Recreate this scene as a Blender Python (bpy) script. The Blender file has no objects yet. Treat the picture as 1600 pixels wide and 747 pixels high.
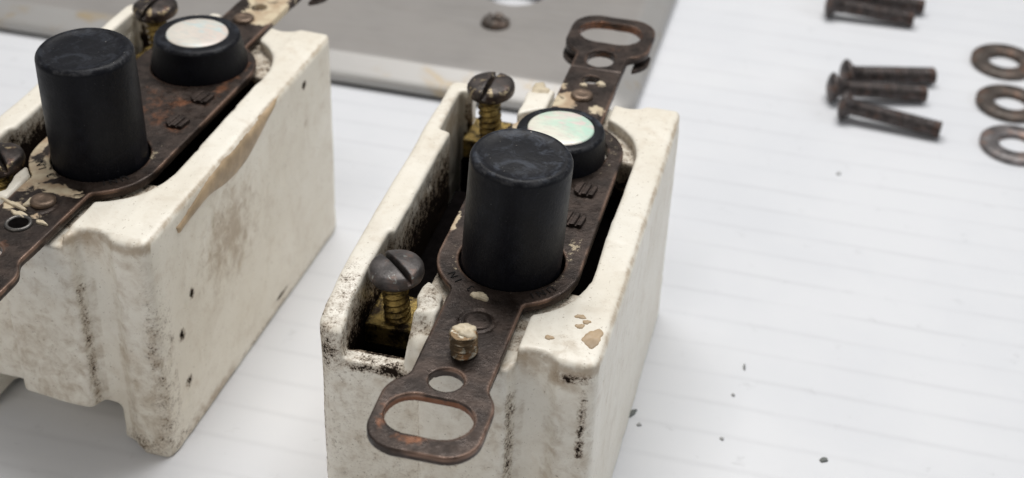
import bpy, bmesh, math, random
import numpy as np
from mathutils import Vector, Matrix, Euler
random.seed(7); rng = np.random.default_rng(7)
S = bpy.context.scene; COL = S.collection
S.unit_settings.scale_length = 0.0084          # one unit = 8.4 mm: the mounting holes stand 83 mm apart
PI = math.pi

# ------------------------------------------------------------------ camera, light, exposure
cd = bpy.data.cameras.new('camera'); cam = bpy.data.objects.new('camera', cd); COL.objects.link(cam)
cam.location = (5.3998, -13.2995, 14.7652); cam.rotation_euler = (0.956026, -0.033221, 0.247891)
cd.sensor_width = 36; cd.lens = 36*2392.16/1600; cd.clip_start = 0.5; cd.clip_end = 400
cd.dof.use_dof = True; cd.dof.focus_distance = 18.6; cd.dof.aperture_fstop = 0.31
S.camera = cam
w = bpy.data.worlds.new('World'); S.world = w; w.use_nodes = True
bg = w.node_tree.nodes['Background']; bg.inputs[0].default_value = (.93, .96, 1, 1); bg.inputs[1].default_value = 0.21
def area(name, loc, target, size, power, col):
    l = bpy.data.lights.new(name, 'AREA'); l.shape = 'RECTANGLE'; l.size, l.size_y = size; l.energy = power; l.color = col
    o = bpy.data.objects.new(name, l); COL.objects.link(o); o.location = loc
    o.rotation_euler = (Vector(target)-Vector(loc)).to_track_quat('-Z', 'Y').to_euler(); return o
area('ceiling_light', (1, 18, 40), (1, 4, 0), (30, 18), 16200, (1, .985, .965))
area('window_light', (34, 6, 22), (2, 5, 1), (14, 14), 1500, (.9, .95, 1))
area('front_fill_light', (-14, -26, 24), (-3, 2, 0), (22, 18), 2300, (1, .93, .84))  # added fill from the front, no visible source, lifts the shadow at left
S.render.engine = 'CYCLES'
S.view_settings.view_transform = 'Standard'; S.view_settings.look = 'None'
S.view_settings.exposure = 0; S.view_settings.gamma = 1

# ------------------------------------------------------------------ surface from a distance function
def sbox(P, lo, hi, r=0.0):
    q = [np.abs(P[i]-(lo[i]+hi[i])/2)-((hi[i]-lo[i])/2-r) for i in range(3)]
    out = np.sqrt(np.maximum(q[0],0)**2+np.maximum(q[1],0)**2+np.maximum(q[2],0)**2)
    return out+np.minimum(np.maximum(np.maximum(q[0],q[1]),q[2]),0)-r
def sbox2(x, y, lo, hi, r=0.0):
    qx = np.abs(x-(lo[0]+hi[0])/2)-((hi[0]-lo[0])/2-r); qy = np.abs(y-(lo[1]+hi[1])/2)-((hi[1]-lo[1])/2-r)
    return np.sqrt(np.maximum(qx,0)**2+np.maximum(qy,0)**2)+np.minimum(np.maximum(qx,qy),0)-r
def smin(a, b, k):
    h = np.maximum(k-np.abs(a-b),0)/k; return np.minimum(a,b)-h*h*k*.25
def smax(a, b, k): return -smin(-a,-b,k)
def cyl(x, y, c, r): return np.sqrt((x-c[0])**2+(y-c[1])**2)-r
def capsule(x, y, a, b, r):
    dx, dy = b[0]-a[0], b[1]-a[1]; t = np.clip(((x-a[0])*dx+(y-a[1])*dy)/(dx*dx+dy*dy+1e-9),0,1)
    return np.sqrt((x-a[0]-t*dx)**2+(y-a[1]-t*dy)**2)-r
LAT = rng.random((32,32,32)).astype(np.float32)*2-1
def vnoise(P, f, seed=0):
    g = [np.asarray(P[i],np.float32)*f+seed*3.7+i*1.3 for i in range(3)]
    i0 = [np.floor(a).astype(np.int32) for a in g]; t = [a-b for a,b in zip(g,i0)]; t = [a*a*(3-2*a) for a in t]
    r = 0
    for dx in (0,1):
        for dy in (0,1):
            for dz in (0,1):
                r = r+LAT[(i0[0]+dx)&31,(i0[1]+dy)&31,(i0[2]+dz)&31]*(t[0] if dx else 1-t[0])*(t[1] if dy else 1-t[1])*(t[2] if dz else 1-t[2])
    return r
def fbm(P, f, o=3, seed=0):
    return sum(vnoise(P, f*2**k, seed+k)*.5**k for k in range(o))
def nets(f, lo, hi, h):
    ax = [np.arange(lo[i],hi[i]+h,h,dtype=np.float32) for i in range(3)]
    P = (ax[0][:,None,None],ax[1][None,:,None],ax[2][None,None,:])
    V = np.asarray(f(P),np.float32)+np.zeros((len(ax[0]),len(ax[1]),len(ax[2])),np.float32)
    s = V < 0
    cs = np.zeros(tuple(n-1 for n in V.shape),np.int8)
    for a in (0,1):
        for b in (0,1):
            for c in (0,1): cs += s[a:a+cs.shape[0],b:b+cs.shape[1],c:c+cs.shape[2]]
    act = (cs>0)&(cs<8); idx = -np.ones(act.shape,np.int32); I,J,K = np.nonzero(act); n = len(I); idx[I,J,K] = np.arange(n)
    acc = np.zeros((n,3),np.float32); cnt = np.zeros(n,np.float32)
    cor = [(a,b,c) for a in (0,1) for b in (0,1) for c in (0,1)]
    for a in cor:
        for b in cor:
            if sum(b)-sum(a)==1 and all(y>=x for x,y in zip(a,b)):
                va = V[I+a[0],J+a[1],K+a[2]]; vb = V[I+b[0],J+b[1],K+b[2]]; m = (va<0)!=(vb<0)
                t = np.where(m, va/np.where(m,va-vb,1), 0)
                for d in range(3): acc[:,d] += np.where(m, a[d]+t*(b[d]-a[d]), 0)
                cnt += m
    ver = (acc/cnt[:,None]+np.stack([I,J,K],1))*h+np.array(lo,np.float32)
    for _ in range(2):
        e = h*.25; p = [ver[:,i] for i in range(3)]; v0 = f(p)
        g = np.stack([f([p[j]+(e if j==i else 0) for j in range(3)])-f([p[j]-(e if j==i else 0) for j in range(3)]) for i in range(3)],1)/(2*e)
        st = (v0/np.maximum((g**2).sum(1),.3))[:,None]*g
        ver = ver-np.clip(st,-h*.5,h*.5)
    Q = []
    for d in range(3):
        u,v = (d+1)%3,(d+2)%3
        sl0 = [slice(None)]*3; sl1 = [slice(None)]*3; sl0[d] = slice(0,-1); sl1[d] = slice(1,None)
        ch = s[tuple(sl0)]!=s[tuple(sl1)]
        A = np.stack(np.nonzero(ch),1); A = A[(A[:,u]>0)&(A[:,v]>0)&(A[:,u]<V.shape[u]-1)&(A[:,v]<V.shape[v]-1)]
        flip = s[A[:,0],A[:,1],A[:,2]]
        def ii(du,dv):
            B = A.copy(); B[:,u] -= du; B[:,v] -= dv; return idx[B[:,0],B[:,1],B[:,2]]
        q = np.stack([ii(1,1),ii(0,1),ii(0,0),ii(1,0)],1); q[~flip] = q[~flip][:,::-1]; Q.append(q)
    return ver, np.concatenate(Q)
def mesh_np(name, ver, quads, attrs=None):
    me = bpy.data.meshes.new(name); me.vertices.add(len(ver)); me.vertices.foreach_set('co', np.asarray(ver,np.float32).ravel())
    me.loops.add(quads.size); me.loops.foreach_set('vertex_index', quads.astype(np.int32).ravel())
    me.polygons.add(len(quads)); me.polygons.foreach_set('loop_start', np.arange(0,quads.size,4,dtype=np.int32))
    me.polygons.foreach_set('loop_total', np.full(len(quads),4,np.int32)); me.update(calc_edges=True); me.validate()
    me.polygons.foreach_set('use_smooth', np.ones(len(me.polygons),bool))
    for k,v in (attrs or {}).items():
        a = me.attributes.new(k,'FLOAT','POINT'); a.data.foreach_set('value', np.asarray(v,np.float32))
    return me

# ------------------------------------------------------------------ object helpers
def link(name, me, mat=None, parent=None, loc=None, rot=None):
    o = bpy.data.objects.new(name, me); COL.objects.link(o)
    if mat and me and not me.materials: me.materials.append(mat)
    if parent: o.parent = parent
    if loc: o.location = loc
    if rot: o.rotation_euler = rot
    return o
def tag(o, label, cat, group=None):
    o['label'] = label; o['category'] = cat
    if group: o['group'] = group
    return o
def lathe(name, prof, n=64, smooth=True):
    bm = bmesh.new(); rings = []
    for r,z in prof:
        rings.append([bm.verts.new((r*math.cos(2*PI*i/n), r*math.sin(2*PI*i/n), z)) for i in range(n)] if r>1e-5 else [bm.verts.new((0,0,z))])
    for a,b in zip(rings,rings[1:]):
        for i in range(n):
            j = (i+1)%n
            if len(a)==1 and len(b)>1: bm.faces.new((a[0],b[i],b[j]))
            elif len(b)==1 and len(a)>1: bm.faces.new((a[j],a[i],b[0]))
            elif len(a)>1: bm.faces.new((a[j],a[i],b[i],b[j]))
    bmesh.ops.recalc_face_normals(bm, faces=bm.faces)
    me = bpy.data.meshes.new(name); bm.to_mesh(me); bm.free()
    me.polygons.foreach_set('use_smooth', np.full(len(me.polygons),smooth)); return me
def fillet(r, z, fr, n=6, a0=0, a1=90):          # points of a rounded top edge, centre (r-fr, z-fr)
    return [(r-fr+fr*math.cos(math.radians(a0+(a1-a0)*i/n)), z-fr+fr*math.sin(math.radians(a0+(a1-a0)*i/n))) for i in range(n+1)]
def thread(name, r, z0, z1, pitch, depth, n=28, k=9, taper=None):
    m = int((z1-z0)/pitch*k)+1; th = np.arange(n)*2*PI/n; z = np.linspace(z0,z1,m)
    T,Z = np.meshgrid(th,z); ph = (Z/pitch-T/(2*PI))%1; tri = np.abs(ph*2-1); tri = np.clip(tri*1.5-.25,0,1)
    R = r-depth*tri
    if taper: R = R*np.clip(np.minimum((z1-Z)/taper+.75,1),0,1)
    V = np.stack([R*np.cos(T),R*np.sin(T),Z],2).reshape(-1,3)
    i = np.arange(m-1)[:,None]*n; j = np.arange(n)[None]; jn = (j+1)%n
    Q = np.stack([i+j,i+jn,i+n+jn,i+n+j],2).reshape(-1,4)
    me = mesh_np(name, V, Q); bm = bmesh.new(); bm.from_mesh(me); bm.verts.ensure_lookup_table()
    bm.faces.new([bm.verts[q] for q in range((m-1)*n,m*n)]); bm.faces.new([bm.verts[q] for q in range(n)][::-1]); bm.to_mesh(me); bm.free(); return me
def box_bm(bm, lo, hi, bev=0.0):
    g = bmesh.ops.create_cube(bm, size=1); vs = g['verts']
    for v in vs: v.co = Vector([(lo[i]+hi[i])/2+v.co[i]*(hi[i]-lo[i]) for i in range(3)])
    if bev:
        es = list({e for v in vs for e in v.link_edges}); bmesh.ops.bevel(bm, geom=es, offset=bev, segments=2, affect='EDGES', profile=.6)
def box_me(name, lo, hi, bev=.01):
    bm = bmesh.new(); box_bm(bm, lo, hi, bev); me = bpy.data.meshes.new(name); bm.to_mesh(me); bm.free(); return me
def chip_me(name, r, h, seed, n=36):             # an irregular thin flake with soft edges
    rr = random.Random(seed); ph=[rr.uniform(0,6.28) for _ in range(5)]; bm = bmesh.new(); rings=[]
    for k,(s_,zz) in enumerate(((1,-.3),(.97,.35),(.88,.8),(.6,1.0),(.3,.9))):
        rg=[]
        for i in range(n):
            a = 2*PI*i/n; q = 1+.16*math.sin(2*a+ph[0])+.12*math.sin(3*a+ph[1])+.07*math.sin(5*a+ph[2])+.05*math.sin(9*a+ph[3])
            rg.append(bm.verts.new((r[0]*q*s_*math.cos(a), r[1]*q*s_*math.sin(a), h*zz*(1+.25*math.sin(3*a+ph[4]+k)))))
        rings.append(rg)
    c = bm.verts.new((0,0,h*.85))
    for a_,b_ in zip(rings,rings[1:]):
        for i in range(n): j=(i+1)%n; bm.faces.new((a_[i],a_[j],b_[j],b_[i]))
    for i in range(n): bm.faces.new((rings[-1][i],rings[-1][(i+1)%n],c))
    me = bpy.data.meshes.new(name); bm.to_mesh(me); bm.free(); me.polygons.foreach_set('use_smooth', np.ones(len(me.polygons),bool)); return me

# ------------------------------------------------------------------ materials
class NT:
    def __init__(s, name):
        s.m = bpy.data.materials.new(name); s.m.use_nodes = True; s.t = s.m.node_tree; s.b = s.t.nodes['Principled BSDF']; s.co = s.t.nodes.new('ShaderNodeTexCoord').outputs['Object']
    def n(s, typ, ins=None, **kw):
        d = s.t.nodes.new('ShaderNode'+typ)
        for k,v in kw.items(): setattr(d,k,v)
        for k,v in (ins or {}).items(): s.put(d.inputs[k], v)
        return d
    def put(s, sock, v):
        if isinstance(v, bpy.types.NodeSocket): s.t.links.new(v, sock)
        else:
            if sock.type=='RGBA' and len(v)==3: v=(*v,1)
            sock.default_value = v
    def noise(s, scale, detail=4, rough=.55, vec=None, dist=0, stretch=None):
        v = vec or s.co
        if stretch: v = s.n('Mapping',{'Vector':v,'Scale':stretch}).outputs[0]
        return s.n('TexNoise',{'Vector':v,'Scale':scale,'Detail':detail,'Roughness':rough,'Distortion':dist}).outputs['Fac']
    def math(s, op, a, b=0.0, c=None):
        d = s.n('Math',operation=op); s.put(d.inputs[0],a); s.put(d.inputs[1],b)
        if c is not None: s.put(d.inputs[2],c)
        return d.outputs[0]
    def ramp(s, v, lo, hi):
        return s.n('MapRange',{'Value':v,'From Min':lo,'From Max':hi},interpolation_type='SMOOTHSTEP').outputs[0]
    def mix(s, f, a, b):
        d = s.n('Mix',data_type='RGBA'); s.put(d.inputs[0],f); s.put(d.inputs[6],a); s.put(d.inputs[7],b); return d.outputs[2]
    def mixf(s, f, a, b):
        d = s.n('Mix',data_type='FLOAT'); s.put(d.inputs[0],f); s.put(d.inputs[2],a); s.put(d.inputs[3],b); return d.outputs[0]
    def attr(s, k): return s.n('Attribute',attribute_name=k).outputs['Fac']
    def bump(s, h, strength=.3, dist=.02, prev=None):
        d = s.n('Bump',{'Height':h,'Strength':strength,'Distance':dist})
        if prev: s.put(d.inputs['Normal'],prev)
        return d.outputs[0]
    def out(s, **kw):
        for k,v in kw.items(): s.put(s.b.inputs[k.replace('_',' ')], v)
        return s.m

def porcelain_mat(name):
    t = NT(name)
    big = t.ramp(t.noise(.55,3),.35,.68); mid = t.noise(3.2,5,.62)
    c = t.mix(big,(.88,.835,.735),(.80,.745,.635)); c = t.mix(t.math('MULTIPLY',t.ramp(mid,.5,.78),.45),c,(.60,.50,.38))
    c = t.mix(t.math('MULTIPLY',t.ramp(t.noise(1.7,6,.7,dist=.6),.46,.72),.30),c,(.56,.47,.36))
    # tan stains where the mesh says so, broken up by noise
    st = t.attr('stain'); sn = t.noise(5,6,.65,dist=.4)
    sm = t.ramp(t.math('ADD',st,t.math('MULTIPLY',t.math('SUBTRACT',sn,.5),1.7)),.15,1.0)
    c = t.mix(t.math('MULTIPLY',sm,.72),c,(.34,.235,.13))
    # fine dark pits, soot and the painted shade of the cavity
    so = t.attr('soot_shade'); f1 = t.noise(8,8,.68); f2 = t.noise(34,6,.75)
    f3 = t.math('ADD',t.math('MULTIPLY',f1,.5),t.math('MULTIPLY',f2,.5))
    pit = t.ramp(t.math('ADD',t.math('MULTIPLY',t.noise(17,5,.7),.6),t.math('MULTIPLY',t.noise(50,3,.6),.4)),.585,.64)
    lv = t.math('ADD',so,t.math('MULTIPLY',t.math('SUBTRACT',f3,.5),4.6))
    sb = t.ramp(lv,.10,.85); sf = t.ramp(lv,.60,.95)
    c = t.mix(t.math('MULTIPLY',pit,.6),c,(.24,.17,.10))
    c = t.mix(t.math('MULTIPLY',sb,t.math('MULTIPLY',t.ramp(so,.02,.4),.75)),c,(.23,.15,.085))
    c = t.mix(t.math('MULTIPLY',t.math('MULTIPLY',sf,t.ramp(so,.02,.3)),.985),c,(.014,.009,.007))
    gz = t.noise(9,4)
    h = t.math('ADD',t.noise(16,6,.6),t.math('MULTIPLY',sf,-.3))
    return t.out(Base_Color=c, Roughness=t.mixf(sf,t.mixf(gz,.26,.55),.95), Specular_IOR_Level=t.mixf(sf,.5,.02), Normal=t.bump(t.noise(30,4,.6),.10,.01,t.bump(h,.15,.03)), Subsurface_Weight=0.0)
def strap_mat(name):
    t = NT(name)
    n1 = t.noise(2.2,5,.6); c = t.mix(t.ramp(n1,.35,.68),(.023,.0155,.012),(.062,.043,.034))
    c = t.mix(t.math('MULTIPLY',t.ramp(t.noise(8,5,.7),.55,.7),.6),c,(.085,.066,.056))
    ru = t.attr('rust'); nr = t.noise(6,6,.65,dist=.3)
    rm = t.ramp(t.math('ADD',ru,t.math('MULTIPLY',t.math('SUBTRACT',nr,.5),1.6)),.42,.9); c = t.mix(t.math('MULTIPLY',rm,.7),c,(.24,.095,.042))
    br = t.attr('scuff'); nb = t.noise(17,6,.75); bm_ = t.ramp(t.math('ADD',br,t.math('MULTIPLY',t.math('SUBTRACT',nb,.5),3)),.72,.95)
    c = t.mix(t.math('MULTIPLY',bm_,.75),c,(.42,.35,.24))
    c = t.mix(t.math('MULTIPLY',t.attr('wear'),.65),c,(.34,.21,.15))
    pa = t.attr('paint'); npn = t.noise(4.5,5,.6,dist=.6); pm = t.ramp(t.math('ADD',pa,t.math('MULTIPLY',t.math('SUBTRACT',npn,.5),1.9)),.46,.66)
    pc = t.mix(t.ramp(t.noise(3,4),.4,.65),(.62,.52,.36),(.42,.30,.19)); c = t.mix(pm,c,pc)
    sp = t.ramp(t.noise(24,4,.7),.69,.75); c = t.mix(t.math('MULTIPLY',sp,.5),c,(.45,.40,.34))
    met = t.mixf(pm,.55,0); ro = t.mixf(t.ramp(t.noise(7,6,.7),.3,.7),.26,.62)
    h = t.math('ADD',t.noise(20,6,.65),t.math('MULTIPLY',pm,1.2))
    return t.out(Base_Color=c, Metallic=met, Roughness=t.mixf(pm,ro,.6), Normal=t.bump(h,.35,.02))
def rubber_mat(name, scuff=1.0):
    t = NT(name)
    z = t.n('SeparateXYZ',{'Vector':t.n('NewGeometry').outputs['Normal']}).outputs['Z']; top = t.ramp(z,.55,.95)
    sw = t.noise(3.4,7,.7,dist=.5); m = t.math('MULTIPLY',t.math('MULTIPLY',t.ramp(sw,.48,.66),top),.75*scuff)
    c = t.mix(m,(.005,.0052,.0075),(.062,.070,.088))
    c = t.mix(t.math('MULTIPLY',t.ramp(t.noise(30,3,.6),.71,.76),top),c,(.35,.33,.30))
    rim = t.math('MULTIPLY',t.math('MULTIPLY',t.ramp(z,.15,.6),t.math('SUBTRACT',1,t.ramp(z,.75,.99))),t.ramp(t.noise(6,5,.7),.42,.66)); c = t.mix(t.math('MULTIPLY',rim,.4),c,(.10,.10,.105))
    hz = t.n('SeparateXYZ',{'Vector':t.co}).outputs['Z']; smd=t.math('MULTIPLY',t.ramp(t.noise(2.2,6,.7,dist=1.0),.48,.72),.6); c = t.mix(smd,c,(.012,.013,.018))
    c = t.mix(t.math('MULTIPLY',t.ramp(t.noise(38,3,.6),.70,.76),.5),c,(.14,.14,.14))
    sc = t.ramp(t.noise(9,5,.65,stretch=(3,3,.25)),.55,.75); c = t.mix(t.math('MULTIPLY',sc,.35),c,(.020,.021,.028))
    return t.out(Base_Color=c, Roughness=t.mixf(t.noise(6,5,.65),.32,.60), Specular_IOR_Level=.17, Normal=t.bump(t.math('ADD',t.noise(5,4,.5,dist=1),t.noise(28,4)),.18,.02))
def screw_mat(name, base=(.04,.033,.030), fleck=(.42,.33,.2), metal=.75, lo=.58):
    t = NT(name); c = t.mix(t.ramp(t.noise(5,5,.65),.35,.7),base,tuple(min(1,v*2.3) for v in base))
    c = t.mix(t.math('MULTIPLY',t.ramp(t.noise(3.4,5,.7),.5,.66),.6),c,tuple(v*k for v,k in zip(base,(3.0,1.9,1.4))))
    c = t.mix(t.ramp(t.noise(6.5,5,.7,dist=.7),lo,lo+.05),c,fleck)
    return t.out(Base_Color=c, Metallic=metal, Roughness=t.mixf(t.noise(9,4),.3,.6), Normal=t.bump(t.noise(22,5,.6),.3,.02))
def brass_mat():
    t = NT('brass'); c = t.mix(t.ramp(t.noise(4,5,.65),.42,.62),(.36,.255,.085),(.030,.020,.012))
    return t.out(Base_Color=c, Metallic=.85, Roughness=.38, Normal=t.bump(t.noise(14,5,.6,stretch=(1,3,1)),.6,.03))
def pearl_mat(name, a, b, c3):
    t = NT(name); v = t.noise(1.5,3,.5,dist=.8); v2 = t.noise(2.3,2,.5,dist=1.2,stretch=(1,2.2,1))
    c = t.mix(t.ramp(v,.36,.62),a,b); c = t.mix(t.ramp(v2,.5,.7),c,c3); c = t.mix(t.math('MULTIPLY',t.ramp(t.noise(5,6,.65,dist=.5,stretch=(1.5,6,1)),.45,.62),.35),c,tuple(k*.78 for k in c3)); c = t.mix(t.math('MULTIPLY',t.ramp(t.noise(40,3,.6),.70,.76),.5),c,(.2,.18,.15))
    return t.out(Base_Color=c, Roughness=.35, Coat_Weight=.25, Coat_Roughness=.25, Sheen_Weight=.0, Specular_IOR_Level=.6)
def plain(name, col, rough=.6, metal=0, var=.25, sc=8):
    t = NT(name); c = t.mix(t.ramp(t.noise(sc,5,.6),.35,.7),col,tuple(v*(1-var) for v in col))
    return t.out(Base_Color=c, Roughness=rough, Metallic=metal, Normal=t.bump(t.noise(sc*2.5,5),.3,.02))
M_porc = porcelain_mat('stained_porcelain'); M_strap = strap_mat('tarnished_strap')
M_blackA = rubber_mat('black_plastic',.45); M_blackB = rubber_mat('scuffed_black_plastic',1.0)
M_scr = screw_mat('dark_screw'); M_scrF = screw_mat('paint_flecked_screw',(.034,.027,.024),(.36,.29,.18),.35,.58)
M_scrN = screw_mat('grey_scratched_screw',(.050,.044,.042),(.30,.32,.30),.35,.63)
M_brass = brass_mat(); M_pearlA = pearl_mat('pink_pearl',(.72,.62,.55),(.74,.70,.62),(.60,.68,.66)); M_pearlB = pearl_mat('green_pearl',(.54,.76,.62),(.82,.80,.68),(.80,.66,.62))
M_cream = plain('cream_paint',(.66,.56,.40),.5,0,.35,6); M_tan = plain('tan_paint',(.52,.38,.235),.5,0,.35,3)
M_dull_black = plain('dull_black',(.006,.005,.005),.95,0,.4); M_dull_black.node_tree.nodes['Principled BSDF'].inputs['Specular IOR Level'].default_value=.0; M_rivet = plain('rivet_metal',(.20,.14,.10),.42,.6,.4,7)  # glossless black that keeps the cavity block and hole disc dark
M_engr = plain('engraved_letter',(.006,.005,.005),.9)
M_tab = plain('stamped_tab',(.060,.042,.034),.45,.6,.55,9)

# ------------------------------------------------------------------ tabletop: white board with shallow ribs
t = NT('white_board'); sep = t.n('SeparateXYZ',{'Vector':t.n('VectorMath',{0:t.co,1:t.n('VectorMath',{0:t.n('TexNoise',{'Vector':t.co,'Scale':.25}).outputs['Color'],3:.12},operation='SCALE').outputs[0]},operation='ADD').outputs[0]})
fr = t.math('ABSOLUTE',t.math('SUBTRACT',t.math('FRACT',t.math('DIVIDE',sep.outputs['Y'],.665)),.5))
ln = t.math('MULTIPLY',t.ramp(fr,.36,.5),t.ramp(t.noise(.8,5,.65,stretch=(.6,2.5,1)),.30,.66))
c = t.mix(t.ramp(t.noise(.35,4),.35,.65),(.755,.762,.782),(.72,.73,.755))
c = t.mix(t.math('MULTIPLY',ln,.20),c,(.46,.46,.48))
c = t.mix(t.math('MULTIPLY',t.ramp(t.noise(2.3,5,.65),.61,.75),.28),c,(.42,.42,.43))
t.out(Base_Color=c, Roughness=.52, Normal=t.bump(t.noise(7,5,.6),.12,.02)); M_board = t.m
ys = np.arange(-40,70,.08313); prof = -.012*np.clip(1-np.abs(((ys/.665)%1)-.5)*-2-1,0,1)
prof = -.005*np.exp(-((((ys/.665)+.5)%1-.5)*.665/.06)**2)
bm = bmesh.new(); L_ = [bm.verts.new((-60,y,z)) for y,z in zip(ys,prof)]; R_ = [bm.verts.new((60,y,z)) for y,z in zip(ys,prof)]
for i in range(len(ys)-1): bm.faces.new((L_[i],R_[i],R_[i+1],L_[i+1]))
me = bpy.data.meshes.new('tabletop'); bm.to_mesh(me); bm.free(); me.polygons.foreach_set('use_smooth', np.ones(len(me.polygons),bool))
tb = link('tabletop', me, M_board); tb['kind'] = 'structure'

# ------------------------------------------------------------------ steel cover plate behind
t = NT('brushed_steel'); br = t.noise(3,5,.6,stretch=(.25,6,1))
c = t.mix(t.ramp(t.noise(.7,4),.35,.7),(.37,.345,.322),(.31,.29,.272)); c = t.mix(t.ramp(br,.3,.8),c,(.39,.37,.352))
rs = t.math('MULTIPLY',t.attr('edge'),t.ramp(t.noise(.9,5,.65,dist=.5),.52,.68)); c = t.mix(t.math('MULTIPLY',rs,.8),c,(.42,.32,.18))
c = t.mix(t.math('MULTIPLY',t.attr('edge'),t.math('SUBTRACT',.85,t.math('MULTIPLY',rs,.8))),c,(.41,.40,.385))
t.out(Base_Color=c, Metallic=.35, Roughness=.48, Normal=t.bump(br,.1,.02)); M_steel = t.m
def cover_plate():
    x0,x1,y0,y1 = -15.9,1.96,11.12,23.0; N = 8
    def ring(ins, r):
        pts=[]
        for cx,cy,a in ((x1-r,y0+r,-90),(x1-r,y1-r,0),(x0+r,y1-r,90),(x0+r,y0+r,180)):
            rr = max(r-ins,.02)
            for i in range(N+1):
                q = math.radians(a+90*i/N); pts.append((cx+rr*math.cos(q),cy+rr*math.sin(q)))
        return pts
    bm = bmesh.new(); el = bm.verts.layers.float.new('edge'); rings=[]
    for ins,z,e in ((.05,-.0,1),(0,.0,1),(0,.10,1),(.03,.15,1),(.09,.19,1),(.42,.355,1),(.49,.382,.6),(.60,.39,0)):
        rg = [bm.verts.new((x,y,z)) for x,y in ring(ins,.75)]
        for v in rg: v[el] = e
        rings.append(rg)
    for a,b in zip(rings,rings[1:]):
        for i in range(len(a)):
            j=(i+1)%len(a); bm.faces.new((a[i],a[j],b[j],b[i]))
    edges = [bm.edges.get((rings[-1][i],rings[-1][(i+1)%len(rings[-1])])) for i in range(len(rings[-1]))]
    holes=[]
    for cx in (-1.27,-6.8,-12.3):
        for cy,r in ((13.62,.18),(15.20,.68),(18.1,.68),(19.8,.18)):
            top=[bm.verts.new((cx+r*math.cos(2*PI*i/32),cy+r*math.sin(2*PI*i/32),.39)) for i in range(32)]; holes.append((top,cx,cy,r))
            edges += [bm.edges.new((top[i],top[(i+1)%32])) for i in range(32)]
    res = bmesh.ops.triangle_fill(bm, edges=edges, use_beauty=True, use_dissolve=False)
    for top,cx,cy,r in holes:
        bot=[bm.verts.new((v.co.x,v.co.y,.27)) for v in top]
        for i in range(32):
            j=(i+1)%32; bm.faces.new((top[i],bot[i],bot[j],top[j]))
    bmesh.ops.recalc_face_normals(bm, faces=bm.faces)
    me = bpy.data.meshes.new('plate_body'); bm.to_mesh(me); bm.free()
    # normals up
    return me
root = bpy.data.objects.new('cover_plate',None); COL.objects.link(root); root.location=(-1.27,13.62,.10)
tag(root,'large grey steel wall plate with sloping rim lying behind both switches','wall plate')
o = link('plate_body', cover_plate(), M_steel, root, (1.27,-13.62,0))
def torus_rim(name, R, r, n=32, m=8, wob=0):
    bm=bmesh.new(); vs=[[bm.verts.new(((R+r*math.cos(2*PI*j/m))*math.cos(2*PI*i/n),(R+r*math.cos(2*PI*j/m))*math.sin(2*PI*i/n),r*math.sin(2*PI*j/m)*(1+wob*random.uniform(-1,1)))) for j in range(m)] for i in range(n)]
    for i in range(n):
        for j in range(m): bm.faces.new((vs[i][j],vs[(i+1)%n][j],vs[(i+1)%n][(j+1)%m],vs[i][(j+1)%m]))
    me=bpy.data.meshes.new(name); bm.to_mesh(me); bm.free(); me.polygons.foreach_set('use_smooth', np.ones(len(me.polygons),bool)); return me
link('screw_hole_rim', torus_rim('screw_hole_rim',.19,.11,wob=.6), screw_mat('rim_rust',(.045,.036,.03),(.4,.36,.3),.3,.63), root, (0,.0,.40))['label']='dark crusty rim round the small screw hole'

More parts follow.
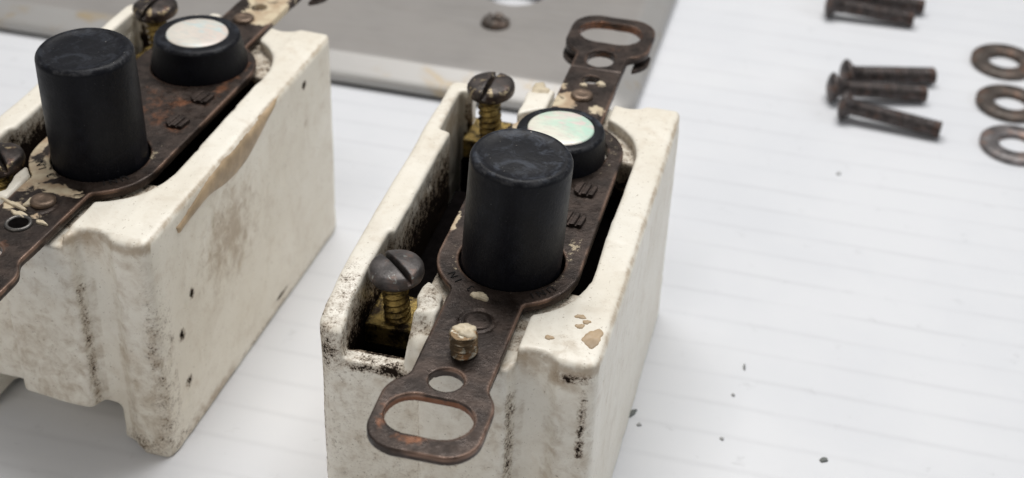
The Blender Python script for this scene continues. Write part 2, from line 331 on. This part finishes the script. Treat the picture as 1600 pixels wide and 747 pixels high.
# ------------------------------------------------------------------ the switch
def body_sdf(seed, sl=0.0):
    def f(P):
        x,y,z = P
        o = smax(sbox(P,(0,0,-.5),(3.45,5.90,3.6),.10), sbox2(x,y,(0,0),(3.45,5.9),.24), .02)
        o = smax(o, -z, .08)
        o = smin(o, sbox(P,(1.32,-.19,.0),(2.50,6.09,3.57),.10), .05)
        o = smin(o, smax(sbox(P,(2.86,-.08,.0),(3.45,5.98,3.6),.10), sbox2(x,y,(2.86,-.08),(3.45,5.98),.20), .02), .06)
        for cy in (-.20,6.10): o = smax(o, -cyl(x,y,(2.68,cy),.27), .08)
        # plate recess (stadium), strap slots
        o = smax(o, -np.maximum(capsule(x,y,(1.98,1.62),(1.98,4.50),1.03), 3.42-z), .05)
        o = smax(o, -sbox(P,(1.39+sl,-1,3.40),(2.47+sl,1.3,5),.02), .04)
        o = smax(o, -sbox(P,(1.54,5.0,3.40),(2.47,7.2,5),.02), .04)
        # deep cavity and terminal pockets
        o = smax(o, -sbox(P,(.39,1.50,.6),(3.0,4.62,5),.08), .07)
        o = smax(o, -sbox(P,(.32,.28,1.2),(1.08,1.9,5),.05), .06)
        o = smax(o, -sbox(P,(.22,4.45,1.2),(1.17,5.62,5),.06), .06)
        o = smax(o, -sbox(P,(.33,-1,2.95),(1.08,.6,5),.03), .05)
        o = smax(o, -sbox(P,(.40,5.4,2.97),(1.17,7,5),.03), .05)
        # partition beside the strap slopes down to the front
        reg = np.maximum(np.maximum(x-1.42-sl,.95-x), np.maximum(y-.6, z-9))
        o = smax(o, -np.maximum(reg, -((z-3.06)-(y-.06+.12*vnoise(P,4.7,seed+2))*1.9)*.47), .05)
        o = o+.045*vnoise(P,6.1,seed+4)*G(P,(1.22,.6,3.55),(.25,.5,.4))
        # left wall dips towards the front corner
        o = smax(o, np.where(x<.9, (z-(3.6-.26*np.clip((1.15-y)/1.15,0,1.3)**1.6))*.95, -9), .07)
        # underside: body raised between the feet
        o = smax(o, -sbox(P,(.60,-1,-1),(2.66,.75,.72),.22), .10)
        o = smax(o, -sbox(P,(.60,5.2,-1),(2.66,7,.72),.22), .10)
        o = smax(o, -sbox(P,(.42,-1,-1),(3.03,7,.10),.02), .04)
        wob = .013*vnoise(P,1.1,seed)+.005*vnoise(P,4.1,seed+5)
        edge = .030*np.maximum(vnoise(P,5.3,seed+9)-.45,0)
        o = o+wob+edge
        return o
    return f
def G(P, c, r):
    return np.clip(1.15-np.sqrt(sum(((P[i]-c[i])/r[i])**2 for i in range(3))),0,1)
def make_body(kind, seed):
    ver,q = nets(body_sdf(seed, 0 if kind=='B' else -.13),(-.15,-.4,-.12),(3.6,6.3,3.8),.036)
    P = [ver[:,i] for i in range(3)]; x,y,z = P
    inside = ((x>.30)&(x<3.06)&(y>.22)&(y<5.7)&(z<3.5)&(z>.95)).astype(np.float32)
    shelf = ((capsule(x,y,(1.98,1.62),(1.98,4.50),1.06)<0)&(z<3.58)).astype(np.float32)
    stain = np.zeros_like(x); soot_shade = np.zeros_like(x)
    stain = np.maximum(stain, inside*np.clip(.35+(3.55-z)*.6,0,1.0)); soot_shade = np.maximum(soot_shade, inside*np.clip(.22+(3.55-z)*(1.2 if kind=='B' else 2.2),0,2.4))  # brown grime inside, blackened with depth to stand in for cavity shade
    stain = np.maximum(stain, shelf*.45); soot_shade = np.maximum(soot_shade, shelf*np.where(y<1.5,.28,.05))
    # top right arris, wavy front edge
    stain = np.maximum(stain, .80*np.exp(-((x-3.42)/.035)**2-((z-3.56)/.06)**2)*(y>-.3))
    stain = np.maximum(stain, .85*np.exp(-((z-3.50)/.10)**2)*((y<.06)&(x>2.3)))
    stain = np.maximum(stain, .60*np.exp(-((z-3.42)/.25)**2)*((y<.1)&(x>2.2)&(x<2.75)))
    stain = np.maximum(stain, .30*(y<.05))
    if kind=='B':
        soot_shade = np.maximum(soot_shade, 1.15*G(P,(.15,.15,3.05),(.28,.3,.42)))            # soot round the pocket jamb
        soot_shade = np.maximum(soot_shade, .48*G(P,(.2,.6,3.4),(.3,1.0,.5)))
        soot_shade = np.maximum(soot_shade, 1.3*G(P,(.98,-.02,2.90),(.32,.22,.12))); soot_shade = np.maximum(soot_shade, .95*G(P,(.65,-.02,2.88),(.5,.2,.09)))
        soot_shade = np.maximum(soot_shade, .55*G(P,(.7,.1,2.95),(.5,.3,.1)))
        soot_shade = np.maximum(soot_shade, .62*G(P,(1.22,.6,3.5),(.2,.5,.35)))
        soot_shade = np.maximum(soot_shade, .84*np.exp(-((x-3.29)/.05)**2)*np.clip((3.45-z)*2,0,1)*(y<.05)*(z>2.2))
        soot_shade = np.maximum(soot_shade, .60*np.exp(-((x-2.44)/.05)**2)*(y<.05)*(z<3.0))
        soot_shade = np.maximum(soot_shade, .80*G(P,(3.15,-.08,3.40),(.35,.2,.13)))
        soot_shade = np.maximum(soot_shade, .20*(y<.05)*(x<1.3)); soot_shade = np.maximum(soot_shade,.45*np.exp(-((x-.02)/.08)**2)*(y<.6))
        soot_shade = np.maximum(soot_shade, .5*np.exp(-((x-1.31)/.04)**2)*(y<.05)*(z<2.9))
        stain = np.maximum(stain, .42*(y<.02)*(x>2.85)*np.clip((3.5-z)*.9,0,1)); stain = np.maximum(stain,.95*G(P,(2.95,-.05,3.35),(.35,.25,.22)))
        stain = np.maximum(stain, .62*G(P,(2.35,-.1,3.45),(.22,.5,.2)))
        stain = np.maximum(stain, .5*G(P,(1.28,5.9,3.6),(.16,.2,.2))); stain = np.maximum(stain,.85*G(P,(.25,5.1,3.3),(.3,.7,.5)))
        stain = np.maximum(stain, .44*G(P,(3.0,.25,3.6),(.5,.5,.3)))
    else:
        soot_shade = np.maximum(soot_shade, .50*np.exp(-((x-2.44)/.035)**2)*(y<.05)*(z<2.8))
        soot_shade = np.maximum(soot_shade, .36*np.exp(-((x-3.38)/.14)**2)*(y<.35)*np.clip((3.3-z),0,1))
        soot_shade = np.maximum(soot_shade, .6*G(P,(3.0,-.1,.2),(.5,.4,.25))); soot_shade = np.maximum(soot_shade,.42*G(P,(3.45,.2,.15),(.3,.7,.25)))
        soot_shade = np.maximum(soot_shade, .15*((y>.6)&(y<.9)&(z<.9)&(x<3)))
        soot_shade = np.maximum(soot_shade, .36*(z<.12)*(x>3.3)); 
        for c,r in (((3.45,.55,1.75),(.1,.12,.12)),((3.45,4.8,3.32),(.1,.1,.1)),((3.45,3.6,.25),(.1,.3,.05)),((3.45,.9,2.2),(.1,.1,.12)),((3.45,.6,.9),(.1,.12,.12))): soot_shade = np.maximum(soot_shade, 1.25*G(P,c,r))
        stain = np.maximum(stain, .80*G(P,(3.45,2.1,2.4),(.4,1.1,1.1))); stain = np.maximum(stain,.45*(y<.05)*(x>1.2)*np.clip((3.5-z)*.6,0,1))
        stain = np.maximum(stain, .8*G(P,(3.45,1.2,.1),(.2,1.2,.2))); stain = np.maximum(stain, .8*G(P,(3.45,4.8,2.65),(.1,.1,.12)))
        stain = np.maximum(stain, .42*np.exp(-((x-2.42)/.10)**2)*(y<.05)*(z<3.2)); stain = np.maximum(stain, .55*G(P,(1.25,5.8,3.6),(.3,.4,.2)))
    return mesh_np('porcelain_housing', ver, q, {'stain':stain,'soot_shade':soot_shade})
def strap_2d(x,y):
    d = capsule(x,y,(1.96,1.68),(1.96,4.40),.90)
    d = smin(d, sbox2(x,y,(1.42,-.95),(2.34,1.2),.02), .05)
    d = smin(d, sbox2(x,y,(1.61,4.8),(2.40,7.6),.02), .05)
    d = smin(d, sbox2(x,y,(1.21,-1.96),(2.49,-.72),.40), .10)
    ear = sbox2(x,y,(1.35,7.28),(2.67,8.57),.42); d = smin(d, ear, .08)
    for c,r in (((1.84,-.72),.20),((2.0,6.46),.125)): d = smax(d, -cyl(x,y,c,r), .01)
    d = smax(d, -capsule(x,y,(2.0,7.10),(2.0,7.22),.205), .01)
    d = smax(d, -capsule(x,y,(1.66,-1.36),(2.0,-1.36),.325), .01)
    d = smax(d, -capsule(x,y,(1.83,8.02),(2.14,8.02),.335), .01)
    for cy in (1.72,4.42): d = smax(d, -cyl(x,y,(1.98,cy),.665), .01)
    return d
def strap_sdf(P):
    x,y,z = P; d = strap_2d(x,y)
    lo = np.where(y>6.85, 3.47+.0*y, np.where(y<-.6,3.49,3.48))
    th = (3.6-lo)/2; zc = (3.6+lo)/2
    zc = zc+.01*vnoise((x,y,z*0),1.5,3)
    a = smax(d, np.abs(z-zc)-th, .012)
    e2 = smax(smax(sbox2(x,y,(1.33,7.20),(2.69,8.50),.42), -sbox2(x,y,(1.55,7.0),(2.47,9),.2), .02), y-7.8, .03)
    a = np.minimum(a, np.maximum(e2, np.abs(z-3.375)-.032))
    # stamped ring round the near rivet, crease across the far end
    a = smax(a, -np.maximum(np.abs(cyl(x,y,(1.90,.40),.21))-.018, 3.575-z), .01)
    a = smax(a, -np.maximum(np.abs(y-6.80)-.012, 3.585-z), .01)
    return a+.003*vnoise(P,6,2)
ST = nets(strap_sdf,(1.0,-2.1,3.22),(2.95,8.7,3.72),.022)
def make_strap(kind):
    ver,q = ST; P=[ver[:,i] for i in range(3)]; x,y,z=P; d2=strap_2d(x,y); wear=np.exp(-(d2/.022)**2)*(z>3.55)*np.clip(.35+1.3*vnoise(P,2.1,7)+.8*vnoise(P,9,8),0,1); rust=np.zeros_like(x); paint=rust.copy(); scuff=rust.copy()
    if kind=='B':
        rust = np.maximum(rust, .9*G(P,(1.40,-1.45,3.5),(.22,.4,.3))); rust=np.maximum(rust,.8*G(P,(1.72,-1.78,3.6),(.4,.14,.2)))
        rust = np.maximum(rust, .9*((capsule(x,y,(1.66,-1.36),(2.0,-1.36),.335)<0)&(z<3.58)))
        rust = np.maximum(rust, .6*G(P,(2.05,7.45,3.5),(.5,.25,.3))); rust=np.maximum(rust,.7*((y>7.5)&(capsule(x,y,(1.83,8.02),(2.14,8.02),.35)<0)))
        rust = np.maximum(rust, .45*G(P,(1.95,6.8,3.5),(.4,.25,.3)))
        paint = np.maximum(paint, .95*G(P,(1.78,5.72,3.6),(.32,.5,.3))); paint=np.maximum(paint,.75*G(P,(2.2,5.62,3.6),(.25,.22,.3))); paint=np.maximum(paint,.85*G(P,(1.62,6.15,3.6),(.16,.35,.3)))
        paint = np.maximum(paint, 1.0*G(P,(1.35,4.95,3.6),(.28,.4,.3))); paint=np.maximum(paint,.9*G(P,(1.12,4.1,3.6),(.12,.4,.3)))
        paint = np.maximum(paint, .8*G(P,(2.16,6.36,3.6),(.10,.1,.2))); paint = np.maximum(paint, .9*G(P,(1.78,.86,3.6),(.11,.09,.2)))
        paint = np.maximum(paint, .8*G(P,(1.09,2.35,3.6),(.07,.5,.2)))
        ringd = np.abs(cyl(x,y,(1.98,1.72),.72)); scuff=np.maximum(scuff,.55*np.exp(-(ringd/.08)**2)*((x>2.3)|(x<1.5))*(y>1.25))
        scuff = np.maximum(scuff,.9*G(P,(2.66,2.2,3.6),(.14,.35,.2))); ringd = np.abs(cyl(x,y,(1.98,4.42),.76)); scuff=np.maximum(scuff,.55*np.exp(-(ringd/.10)**2)*(x>2))
    else:
        paint = np.maximum(paint, 1.1*G(P,(1.40,1.00,3.6),(.42,.62,.3))); paint=np.maximum(paint,.95*G(P,(1.9,.78,3.6),(.6,.18,.3))); paint=np.maximum(paint,1.0*G(P,(1.12,1.6,3.6),(.14,.6,.3)))
        paint = np.maximum(paint, .75*G(P,(1.58,.25,3.6),(.22,.22,.3))); paint=np.maximum(paint,.62*G(P,(2.0,.15,3.6),(.2,.14,.3)))
        paint = np.maximum(paint, 1.3*G(P,(2.2,6.35,3.6),(.50,.6,.3))); paint=np.maximum(paint,1.2*G(P,(1.95,6.85,3.6),(.6,.35,.3)))
        rust = np.maximum(rust,.55*G(P,(2.0,3.0,3.6),(.9,1.6,.3))); rust=np.maximum(rust,.9*G(P,(2.3,3.35,3.6),(.2,.2,.2))); rust=np.maximum(rust,.9*G(P,(2.55,2.72,3.6),(.26,.26,.2))); rust=np.maximum(rust,.8*G(P,(2.55,3.45,3.6),(.24,.24,.2)))
        rust = np.maximum(rust,.7*G(P,(2.65,4.2,3.6),(.2,1.2,.3))); rust=np.maximum(rust,.8*G(P,(1.7,-.55,3.6),(.5,.25,.3)))
        scuff=np.maximum(scuff,.9*G(P,(2.62,1.95,3.6),(.10,.35,.2)))
    return mesh_np('mounting_strap', ver, q, {'rust':rust,'paint':paint,'scuff':scuff,'wear':wear})
def head_mesh(name, R, H, slot_ang, seed):
    ca,sa = math.cos(slot_ang),math.sin(slot_ang)
    def f(P):
        x,y,z=P
        rr = np.sqrt(x*x+y*y); d = smax(rr-R, np.abs(z-H*.5)-H*.5+ (rr/R)**2*H*.18, .07)
        d = smax(d, -np.maximum(np.abs(x*sa-y*ca)-.034, H*.45-z), .012)
        return d+.005*vnoise(P,9,seed)
    v,q = nets(f,(-R-.08,-R-.08,-.08),(R+.08,R+.08,H+.08),.018); return mesh_np(name,v,q)
def push_button_mesh(R, H, z0=2.9, seed=0):
    prof = [(R*1.0,z0)]+[(R*1.0,.05),(R*.995,H-.6)]+fillet(R*.985,H,.085,7)+[(R*.80,H-.008),(R*.72,H-.022),(R*.60,H-.02),(R*.3,H-.012),(0,H-.01)]
    me = lathe('push_button',prof,96); n=len(me.vertices); co=np.zeros(n*3,np.float32); me.vertices.foreach_get('co',co); co=co.reshape(-1,3)
    co += (.006*np.stack([vnoise([co[:,0],co[:,1],co[:,2]],3.1,seed+i) for i in range(3)],1)); me.vertices.foreach_set('co',co.ravel()); return me
def tab_mesh():
    def f(P):
        x,y,z=P; d=smin(capsule(x,y,(-.04,-.02),(-.04,.05),.115), sbox2(x,y,(-.02,-.115),(.13,.135),.03),.02)
        top=.06-.025*(np.abs(x+.045)<.020)-.03*(np.abs(x-.055)<.014)
        return np.maximum(d, np.maximum(z-top,-z-.02))
    v,q=nets(f,(-.2,-.2,-.04),(.2,.22,.08),.012); return mesh_np('stamped_tab',v,q)
TAB = tab_mesh(); RIV = lathe('rivet',[(.165,0),(.165,.03)]+[(.15,.05),(.11,.062),(.06,.05),(0,.045)],32)
STUB = thread('broken_screw',.165,0,.33,.10,.05,32,12)
def letter(ch, ang, R, c, size=.17):
    cu = bpy.data.curves.new('engraved_letter','FONT'); cu.body=ch; cu.size=size*1.35; cu.extrude=.0022; cu.align_x='CENTER'; cu.offset=-.002; cu.space_character=1
    tmp = bpy.data.objects.new('tmp',cu); COL.objects.link(tmp); bpy.context.view_layer.update()
    me = bpy.data.meshes.new_from_object(tmp.evaluated_get(bpy.context.evaluated_depsgraph_get())); bpy.data.objects.remove(tmp); bpy.data.curves.remove(cu)
    me.name='engraved_letter'; return me, (c[0]+R*math.cos(ang), c[1]+R*math.sin(ang), 3.606), (0,0,ang-PI/2)

def make_switch(kind, loc, rot, label):
    dx = 0 if kind=='B' else -.14
    fx = lambda y: 0 if kind=='B' else -.16+.028*y
    r = bpy.data.objects.new('push_button_switch',None); COL.objects.link(r); r.location=loc; r.rotation_euler=(0,0,rot)
    tag(r,label,'light switch','antique push button light switches')
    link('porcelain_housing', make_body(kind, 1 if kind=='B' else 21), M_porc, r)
    link('mounting_strap', make_strap(kind), M_strap, r, (fx(0),0,0), (0,0,0 if kind=='B' else -.028))
    dark_block = box_me('cavity_dark_block',(.46,1.56,.65),(2.93,4.55,2.55),.04); link('cavity_dark_block',dark_block,M_dull_black,r)  # unseen black block added to keep the cavity dark
    blk = M_blackA if kind=='A' else M_blackB
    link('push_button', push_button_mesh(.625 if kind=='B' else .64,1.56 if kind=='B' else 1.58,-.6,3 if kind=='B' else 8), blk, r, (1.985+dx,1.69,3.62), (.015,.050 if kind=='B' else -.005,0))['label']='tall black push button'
    # low button with pearl disc
    R=.615 if kind=='B' else .645; Hb=4.03 if kind=='B' else 4.10; sk=1.02 if kind=='B' else 1.10
    prof=[(R*sk,3.4),(R*sk,3.68),(R*(sk+2)/3,3.85)]+fillet(R*.985,Hb,.07,6)+[(.475,Hb+.012),(.462,Hb+.008),(.458,Hb-.03),(0,Hb-.03)]
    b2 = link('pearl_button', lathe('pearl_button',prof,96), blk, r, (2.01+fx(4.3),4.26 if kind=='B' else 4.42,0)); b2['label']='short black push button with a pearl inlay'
    link('pearl_disc', lathe('pearl_disc',[(.456,Hb-.028),(.452,Hb+.004),(.43,Hb+.016),(.25,Hb+.026),(0,Hb+.03)],64), M_pearlA if kind=='A' else M_pearlB, b2)
    for k,(x,y,m) in enumerate(((1.97,5.93,M_rivet),(1.90,.40,M_rivet))):
        if kind=='A' or k==0:
            link('rivet',RIV.copy(),m,r,(x+fx(y),y,3.60))
        else: link('rivet',lathe('rivet',[(.17,0),(.17,.004),(.12,.008),(0,.008)],32),M_strap,r,(x,y,3.598))
    for x,y in ((2.55,3.46),(2.55,2.73)): link('stamped_tab',TAB,M_tab,r,(x+fx(y),y,3.598),(0,0,-.12))
    # threaded bush in strap hole
    link('threaded_hole', torus_rim('threaded_hole',.135,.022), M_scr, r, (2.0+fx(6.46),6.46,3.56))
    if kind=='B':
        s = link('broken_screw',STUB,screw_mat('aged_brass_stub',(.11,.075,.042),(.40,.37,.30),.75,.55),r,(1.90,-.19,3.58),(.05,-.03,0)); s['label']='broken brass screw stub standing in the strap'
        link('paint_cap', chip_me('paint_cap',(.15,.11),.035,5), M_cream, s, (.02,.02,.315))
    else:
        link('threaded_hole', torus_rim('threaded_hole',.15,.028), plain('zinc_ring',(.16,.15,.14),.4,.8), r, (1.72,-.13,3.60))
        link('hole_dark_disc', lathe('hole_dark_disc',[(.135,0),(0,.002)],24), M_dull_black, r, (1.72,-.13,3.607))  # flat black disc on the uncut strap, painted in for the hole's shade
    # letters stamped round the tall button
    for ch,a in (('U',-35),('N',-46),('I',-55),('3',-114),('I',-130),('N',-140)):
        me,l,ro = letter(ch, math.radians(a), .715, (1.96+dx,1.68), .115); link('engraved_letter',me,M_engr,r,l,ro)
    # terminals
    for (x,y,zt,hx,hy,zh,R,ang,mt,lab) in ((.67,1.04,2.90,.69,1.08,3.46,.345,-.75,M_scrN if kind=='B' else M_scr,'grey slotted terminal screw at the near end'),(.69,5.46,2.98,.73,5.44,3.66,.345,1.50,M_scrF if kind=='B' else M_scr,'dark slotted terminal screw at the far end')):
        bx = link('brass_terminal', box_me('brass_terminal',(x-.33,y-.22,zt-.32),(x+.28,y+.46,zt),.03), M_brass, r)
        link('terminal_foot', box_me('terminal_foot',(x-.34,y-.26,1.2),(x+.36,y+.5,zt-.33),.02), M_dull_black, bx)
        s = link('terminal_screw', head_mesh('terminal_screw',R,.27,ang,int(y)), mt, r, (hx,hy,zh), (.04,-.05,0)); s['label']=lab
        link('screw_thread', thread('screw_thread',.17,zt-zh-.15,.03,.10,.045), M_brass, s, (x-hx,y-hy,0))
    return r
A = make_switch('A',(-5.8746,.8608,0),-.04822,'dirty white push button switch at the left, tan streak down its right side')
B = make_switch('B',(0,0,0),0,'dirty white push button switch in the middle, broken brass screw standing in its strap')
# paint drips and chips
def top_z(sw, x, y):
    me = next(o for o in bpy.data.objects if o.parent==sw and o.name.startswith('porcelain_housing')).data
    co = np.zeros(len(me.vertices)*3,np.float32); me.vertices.foreach_get('co',co); co=co.reshape(-1,3); m=(np.hypot(co[:,0]-x,co[:,1]-y)<.06); return float(co[m,2].max())
def flake(par, mat, r, h, loc, seed, rot=(0,0,0), name='paint_fleck'):
    if loc[2] < 3.595: loc=(loc[0],loc[1],top_z(par,loc[0],loc[1])-.002)
    o=link(name,chip_me(name,r,h,seed),mat,par,loc,rot); return o
for i,(x,y,rx,ry,m) in enumerate(((3.27,.44,.12,.16,M_tan),(3.08,.62,.05,.05,M_tan),(3.14,.72,.05,.04,M_tan),(3.05,.80,.06,.045,M_tan),(2.78,.33,.05,.045,M_tan))):
    flake(B,m,(rx,ry),.012,(x,y,3.590),i)
flake(B,M_cream,(.13,.20),.02,(1.33,6.0,3.585),9)
flake(B,M_cream,(.11,.07),.03,(1.80,.86,3.60),11); flake(B,M_cream,(.07,.06),.03,(2.17,6.36,3.60),12); flake(B,M_cream,(.05,.05),.03,(1.93,6.25,3.60),13)
for i,(x,y,rx,ry) in enumerate(((1.62,.05,.14,.045),(1.45,.22,.2,.035),(1.98,-.02,.09,.03),(1.62,.36,.07,.12))): flake(A,M_cream,(rx,ry),.025,(x,y,3.60),20+i,(0,0,-.3))
def streak():
    n=90; m=12; V=[]
    sm=lambda t: max(0,min(1,t))**2*(3-2*max(0,min(1,t)))
    for i in range(n+1):
        s=i/n; y=.70+s*3.45
        wd=(.14+.27*sm((s-.05)/.45))*(math.sqrt(max(0,1-((s-.03)/.03)**2)) if s<.03 else 1)*(1-sm((s-.55)/.45))+.004*math.sin(s*17); wd=max(wd,.004)
        zu=3.40+.19*sm(s/.35)
        for j in range(m+1):
            t=j/m; zz=zu-wd*t; V.append((3.398+.032*math.sin(PI*t)**.6*min(1,wd/.08)-max(0,zz-3.5)**2*6, y, zz))
    bm_ = next(o for o in bpy.data.objects if o.parent==A and o.name.startswith('porcelain_housing')).data
    co = np.zeros(len(bm_.vertices)*3,np.float32); bm_.vertices.foreach_get('co',co); co=co.reshape(-1,3); co=co[(co[:,0]>3.2)&(co[:,2]>2.5)]; V=np.array(V)
    for k in range(len(V)):
        d_=np.hypot(co[:,1]-V[k,1],co[:,2]-V[k,2]); ii=np.argpartition(d_,6)[:6]; V[k,0]+=float(co[ii,0].mean())-3.40+max(0,V[k,2]-3.5)**2*6
    Q=np.array([[i*(m+1)+j,i*(m+1)+j+1,(i+1)*(m+1)+j+1,(i+1)*(m+1)+j] for i in range(n) for j in range(m)]); return mesh_np('paint_streak',V,Q[:,::-1])
link('paint_streak',streak(),M_tan,A)

# ------------------------------------------------------------------ loose screws and washers
M_loose = screw_mat('brown_screw',(.060,.052,.050),(.20,.17,.155),.75,.60); M_wash = screw_mat('brown_washer',(.075,.062,.053),(.13,.11,.10),.5,.6); M_wash2=screw_mat('grey_washer',(.13,.12,.118),(.22,.2,.19),.6,.6)
LTH = thread('shank',.17,.12,1.78,.08,.03,24,8)
LHD = lathe('screw_head',[(0,-.07),(.14,-.06),(.25,-.02),(.295,.02),(.285,.05),(.15,.19),(.15,.32),(0,.32)],32)
def loose_screw(h, t, label, zh=.31, zt=.19):
    a=Vector((*h,zh)); b=Vector((*t,zt)); L=(b-a).length; d=(b-a).normalized()
    o=bpy.data.objects.new('machine_screw',None); COL.objects.link(o); o.location=a; o.rotation_mode='XYZ'; o.rotation_euler=d.to_track_quat('Z','Y').to_euler()
    s=L/1.78; tag(o,label,'screw','loose machine screws on the board')
    for n,me in (('head',LHD),('shank',LTH)):
        c=link(n,me,M_loose,o); c.scale=(1,1,s if n=='shank' else 1)
loose_screw((5.72,14.02),(7.44,14.72),'loose brown screw uppermost of the fan of three left of the washers')
loose_screw((5.50,13.40),(7.30,13.92),'loose brown screw in the middle of the fan of three, its head furthest left')
loose_screw((5.76,12.80),(7.62,12.60),'loose brown screw lowest of the fan of three, splayed away from the others')
loose_screw((5.16,17.06),(6.96,17.12),'loose brown screw of the pair at the top edge, the nearer one')
loose_screw((5.22,17.62),(7.15,17.80),'farther brown screw of the pair at the top edge, half out of frame')
def washer(R,r,h): return lathe('washer',[(r,0),(R-.02,0),(R,.02),(R,h-.02),(R-.02,h),(r+.02,h),(r,h-.02),(r,0)],64)
W = washer(.66,.325,.12)
for x,y,z,m,l,rt in ((8.83,15.98,.02,M_wash,'brown flat washer at the top of the column of three by the right edge',(.03,0,0)),(8.93,14.27,.01,M_wash,'brown flat washer in the middle of the column of three',(0,.02,0)),(9.01,12.70,.0,M_wash2,'greyer flat washer at the bottom of the column of three',(0,0,0))):
    me=W.copy(); me.materials.append(m); o=link('flat_washer',me,None,None,(x,y,z),rt); tag(o,l,'washer','flat washers at the right edge')

# ------------------------------------------------------------------ crumbs of dirt on the board
M_dirt = plain('dirt_crumb',(.19,.20,.19),.8); M_dl = plain('grey_crumb',(.48,.48,.48),.8)
for x,y,r,m,l,a in ((4.92,4.87,(.022,.08),M_dirt,'thin dark splinter lying alone on the white board to the right of the middle switch',.15),(3.47,3.36,(.05,.15),M_dirt,'dark flake tucked against the foot of the middle switch',-.6),(6.25,3.16,(.07,.06),M_dirt,'round dark crumb near the bottom edge of the board',0),(4.84,4.18,(.035,.03),M_dl,'tiny grey crumb below the dark splinter',0),(4.81,3.19,(.035,.035),M_dl,'tiny grey crumb left of the round dark crumb',0),(5.89,10.79,(.05,.06),M_dl,'faint grey crumb on the board below the fan of screws',0),(3.62,3.15,(.05,.03),M_dl,'small grey crumb just right of the dark flake by the switch',.3),(-2.6,-.02,(.12,.05),M_dirt,'dark crumb on the board at the bottom edge between the switches',.5)):
    o=link('dirt_crumb',chip_me('dirt_crumb',(r[0]*.82,r[1]*.82),.025,int(x*100),16),m,None,(x,y,.004),(0,0,a)); tag(o,l,'dirt crumb')
